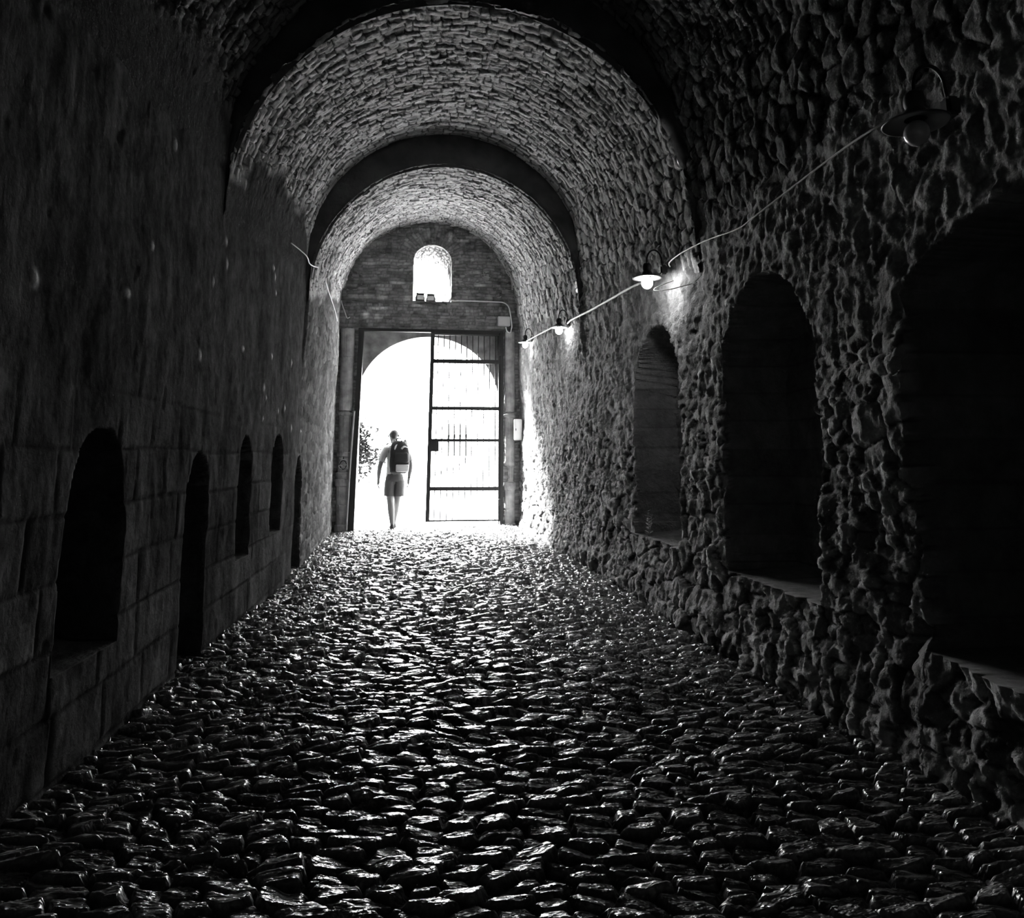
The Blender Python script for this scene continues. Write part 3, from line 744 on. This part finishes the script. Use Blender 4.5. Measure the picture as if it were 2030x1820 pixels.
# ------------------------------------------------------------------ trees outside
def tree(label, x, y, h, cr, cz, nleaf, seed, lsize):
    rnd = random.Random(seed)
    t = thing('tree', label, 'tree', (x, y, -.03))
    bm = bmesh.new(); tube(bm, smooth_pts([(0, 0, -.05), (.06, .03, h * .3), (-.04, .05, h * .6), (.02, 0, h * .9)], 4), [.11 - .008 * i for i in range(13)], 10); obj('trunk', bm, M_bark, t, True)
    bm = bmesh.new(); bl = bmesh.new()
    for k in range(22):
        a = rnd.uniform(0, 6.28); el = rnd.uniform(-.3, 1.1); z0 = h * rnd.uniform(.3, .8)
        L = cr * rnd.uniform(.6, 1.1)
        e = (L * math.cos(a) * math.cos(el), L * math.sin(a) * math.cos(el), z0 + L * .6 * math.sin(el))
        tube(bm, [(0, 0, z0 - .1), (e[0] * .5, e[1] * .5, z0 + (e[2] - z0) * .6), e], [.025, .014, .006], 5)
        for j in range(nleaf // 22):
            q = rnd.uniform(.35, 1.05); b = rnd.uniform(0, 6.28)
            base = (e[0] * q + rnd.gauss(0, .13), e[1] * q + rnd.gauss(0, .13), z0 + (e[2] - z0) * q + rnd.gauss(0, .13))
            leaf(bl, base, (math.cos(b), math.sin(b), rnd.uniform(-.6, .5)), lsize * rnd.uniform(.7, 1.3), lsize * .55, (0, 0, 1), j)
    obj('branches', bm, M_bark, t, True); obj('foliage', bl, M_leaf, t, True)
tree('small leafy tree outside the gate, left of the walking person', -1.80, 20.5, 2.75, 1.12, 1.9, 2300, 5, .16)

# ------------------------------------------------------------------ person walking out
def skin_obj(name, verts, edges, m, parent, levels=2):
    """verts: (co, rx, ry)"""
    me = bpy.data.meshes.new(name); me.from_pydata([v[0] for v in verts], edges, [])
    t = bpy.data.objects.new(name, me); COL.objects.link(t)
    t.modifiers.new('s', 'SKIN'); sub = t.modifiers.new('u', 'SUBSURF'); sub.levels = levels
    for i, v in enumerate(verts):
        me.skin_vertices[0].data[i].radius = (v[1], v[2]); me.skin_vertices[0].data[i].use_root = (i == 0)
    dg = bpy.context.evaluated_depsgraph_get()
    m2 = bpy.data.meshes.new_from_object(t.evaluated_get(dg)); bpy.data.objects.remove(t); bpy.data.meshes.remove(me)
    m2.materials.clear()
    m2.polygons.foreach_set('use_smooth', [True] * len(m2.polygons))
    return link_mesh(name, m2, m, parent)

pn = thing('person', 'man in light t-shirt and dark shorts walking out through the gate, seen from behind', 'person', (-.375, 14.15, -.035))
V = []; E = []
def v(co, rx, ry=None):
    k = 1.2 if rx < .08 else 1.08          # skinning shrinks thin limbs
    V.append((co, rx * k, (ry if ry else rx) * k)); return len(V) - 1
def ch(*ids):
    for a, b in zip(ids[:-1], ids[1:]): E.append((a, b))
pel = v((.035, 0, .93), .135, .10)
sp1 = v((.045, .01, 1.08), .125, .09); sp2 = v((.055, .015, 1.25), .145, .10); sp3 = v((.055, .005, 1.41), .15, .095)
nk = v((.03, .01, 1.52), .058, .058); nk2 = v((.012, .025, 1.60), .052, .056)
hd1 = v((.006, .04, 1.645), .066, .078); hd2 = v((.004, .045, 1.715), .075, .092); hd3 = v((.004, .04, 1.775), .055, .07)
ch(pel, sp1, sp2, sp3, nk, nk2, hd1, hd2, hd3)
nose = v((.004, .135, 1.68), .012, .014); ch(hd2, nose)
# arms
def arm(sh, up, el, wr, hand, curl, sgn):
    a = v(sh, .06); b = v(up, .048); c = v(el, .040); d0 = v(((el[0] + wr[0]) / 2, (el[1] + wr[1]) / 2, (el[2] + wr[2]) / 2), .037)
    d = v(wr, .026, .024); e = v(hand, .034, .020)
    ch(sp3, a, b, c, d0, d, e)
    hx, hy, hz = hand
    for k, (oy, L) in enumerate(((-.030, .062), (-.010, .074), (.011, .070), (.030, .056))):
        p1 = v((hx + .004 * sgn, hy + oy, hz - .045), .0085); p2 = v((hx - curl * .3 * sgn, hy + oy * 1.05, hz - .045 - L * .5), .0088); p3 = v((hx - curl * sgn, hy + oy, hz - .045 - L * .95), .0078)
        ch(e, p1, p2, p3)
    t1 = v((hx - .012 * sgn, hy + .045, hz - .012), .0105); t2 = v((hx - .026 * sgn, hy + .06, hz - .05), .009); ch(e, t1, t2)
arm((-.115, .0, 1.44), (-.185, -.005, 1.30), (-.235, -.02, 1.13), (-.255, .05, .905), (-.258, .065, .84), .022, -1)
arm((.225, .0, 1.44), (.285, .0, 1.32), (.325, -.035, 1.14), (.295, .02, .92), (.285, .035, .855), .026, 1)
# legs: left foot behind and turned, right leg swinging close by
def leg(hip, kn, cf, an, heel, toe):
    a = v(hip, .088, .09); a2 = v(((hip[0] + kn[0]) / 2, (hip[1] + kn[1]) / 2, (hip[2] + kn[2]) / 2), .075, .078); b = v(kn, .052, .054); c = v(cf, .053, .057)
    d = v(an, .033, .036); e = v(heel, .034, .03); f = v(toe, .036, .022)
    ch(pel, a, a2, b, c, d, e); ch(e, f)
leg((-.05, 0, .86), (-.035, .06, .50), (-.018, .03, .36), (.008, .0, .10), (.008, -.01, .045), (-.03, .15, .035))
leg((.125, 0, .86), (.085, .14, .505), (.070, .19, .38), (.030, .25, .12), (.03, .25, .05), (.045, .40, .035))
body = skin_obj('body', V, E, M_skin, pn)

# ears
for sx in (-1, 1):
    bm = bmesh.new(); bmesh.ops.create_uvsphere(bm, u_segments=10, v_segments=8, radius=1)
    bmesh.ops.scale(bm, vec=(.012, .022, .032), verts=bm.verts); bmesh.ops.translate(bm, vec=(.004 + sx * .092, .035, 1.685), verts=bm.verts)
    obj('ear', bm, M_skin, pn, True)
# hair cap
bm = bmesh.new(); bmesh.ops.create_uvsphere(bm, u_segments=24, v_segments=18, radius=1)
for q in bm.verts:
    c = q.co.copy(); tp = 1 - .22 * max(0, -c.z) ** 1.5
    q.co = (.006 + c.x * .086 * tp, .038 + c.y * .104 * tp, 1.715 + c.z * (.094 if c.z > 0 else .105))
bmesh.ops.delete(bm, geom=[q for q in bm.verts if q.co.y > .075 and q.co.z < 1.775], context='VERTS')
obj('hair', bm, M_hair, pn, True)

def ell(c, rx, ry, n=20, pw=.85, tilt=0.0, wob=0.0):
    lp = []
    for k in range(n):
        a = 2 * math.pi * k / n; ca, sa = math.cos(a), math.sin(a)
        f = 1 + wob * math.sin(5 * a + c[2] * 9)
        x = rx * f * math.copysign(abs(ca) ** pw, ca); y = ry * f * math.copysign(abs(sa) ** pw, sa)
        lp.append((c[0] + x, c[1] + y, c[2] + tilt * x))
    return lp
def sleeve(bm, pts, rs, n=14):
    tube(bm, pts, rs, n, cap=False)
bm = bmesh.new()
rings(bm, [ell((.03, .01, .955), .155, .115, tilt=.06, wob=.02), ell((.035, .012, 1.05), .150, .112, wob=.02), ell((.045, .015, 1.18), .155, .115), ell((.055, .015, 1.32), .172, .12), ell((.055, .008, 1.42), .18, .11),
           ell((.05, .008, 1.475), .155, .09), ell((.04, .012, 1.515), .10, .075), ell((.032, .015, 1.545), .068, .066)], cap=False)
sleeve(bm, [(-.06, .0, 1.43), (-.12, 0, 1.425), (-.175, -.004, 1.335), (-.212, -.01, 1.22)], [.085, .082, .073, .070])
sleeve(bm, [(.17, .0, 1.43), (.225, 0, 1.425), (.282, 0, 1.34), (.315, -.015, 1.23)], [.085, .080, .070, .066])
obj('tshirt', bm, M_shirt, pn, True)
bm = bmesh.new()
rings(bm, [ell((.035, 0, .995), .145, .11), ell((.037, 0, .93), .163, .125), ell((.037, .0, .86), .172, .125)], cap=False)
rings(bm, [ell((-.045, 0, .88), .095, .125), ell((-.052, .02, .74), .098, .12), ell((-.052, .045, .60), .102, .115, wob=.03)], cap=False)
rings(bm, [ell((.125, 0, .88), .095, .125), ell((.125, .03, .74), .098, .125), ell((.118, .06, .595), .102, .125, wob=.03)], cap=False)
obj('shorts', bm, M_shorts, pn, True)
for (hx, hy, hz, tx, ty) in ((.008, -.015, .0, -.03, .17), (.03, .245, .005, .045, .42)):
    bm = bmesh.new(); d = Vector((tx - hx, ty - hy, 0)).normalized(); s = Vector((d.y, -d.x, 0)); L = math.hypot(tx - hx, ty - hy)
    lp = []
    for q, ww, hh in ((-.20, .026, .10), (-.05, .040, .105), (.25, .042, .10), (.55, .046, .075), (.85, .046, .055), (1.08, .03, .04)):
        c = Vector((hx, hy, hz)) + d * L * q
        lp.append([c + s * ww * math.cos(a) + Vector((0, 0, hh * .5 + hh * .5 * math.sin(a))) for a in [2 * math.pi * k / 12 for k in range(12)]])
    rings(bm, lp); obj('shoe', bm, M_shoe, pn, True)
bm = bmesh.new(); tube(bm, [(.295 + .034 * math.cos(a * .5236), .02 + .034 * math.sin(a * .5236), .925) for a in range(13)], .008, 6); obj('wristband', bm, M_shoe, pn)

# backpack worn by the person
bp = thing('backpack', 'dark backpack with pale lower panel on the back of the walking man', 'backpack', (-.375 + .12, 14.15 - .205, .985))
bp.scale = (1.16, 1.0, 1.06)
bm = bmesh.new()
rings(bm, [ell((0, 0, -.01), .10, .05, 20, .55), ell((0, -.01, .02), .145, .085, 20, .55), ell((0, -.015, .15), .158, .10, 20, .5), ell((0, -.01, .33), .152, .095, 20, .5), ell((-.005, 0, .45), .135, .08, 20, .55), ell((-.01, .015, .52), .10, .055, 20, .6), ell((-.01, .02, .545), .05, .03, 20, .7)])
obj('main_bag', bm, M_pack, bp, True)
bm = bmesh.new()
rings(bm, [ell((.045, -.105, .015), .075, .03, 16, .5), ell((.045, -.115, .03), .095, .045, 16, .5), ell((.05, -.118, .125), .10, .045, 16, .5), ell((.05, -.11, .14), .09, .03, 16, .5)])
o = obj('lower_pocket', bm, M_pack2, bp, True); o['label'] = 'pale grey lower pocket'
bm = bmesh.new(); rings(bm, [ell((.035, -.10, .17), .09, .03, 16, .5), ell((.035, -.112, .19), .105, .04, 16, .5), ell((.035, -.105, .32), .10, .04, 16, .5), ell((.03, -.09, .345), .085, .025, 16, .5)])
obj('upper_pocket', bm, M_pack, bp, True)
for s, x in ((-1, -.10), (1, .09)):
    bm = bmesh.new(); tube(bm, smooth_pts([(x, .02, .43), (x - .01 * s, .06, .53), (x + .0 * s, .16, .545), (x + .015 * s, .285, .46), (x + .03 * s, .315, .30)], 5), .022, 8)
    obj('shoulder_strap', bm, M_pack, bp, True)
for pts in ([(-.075, -.075, .36), (-.06, -.07, .44), (-.02, -.03, .49)], [(.03, -.085, .40), (.07, -.075, .44), (.115, -.05, .42)]):
    bm = bmesh.new(); tube(bm, smooth_pts(pts, 4), .017, 8); o = obj('top_flap_strip', bm, M_pack2, bp, True); o['label'] = 'pale strip across the top of the bag'
bm = bmesh.new(); tube(bm, smooth_pts([(-.05, .02, .53), (-.04, -.01, .575), (.02, -.01, .575), (.03, .02, .53)], 4), .009, 8); obj('carry_handle', bm, M_pack, bp, True)
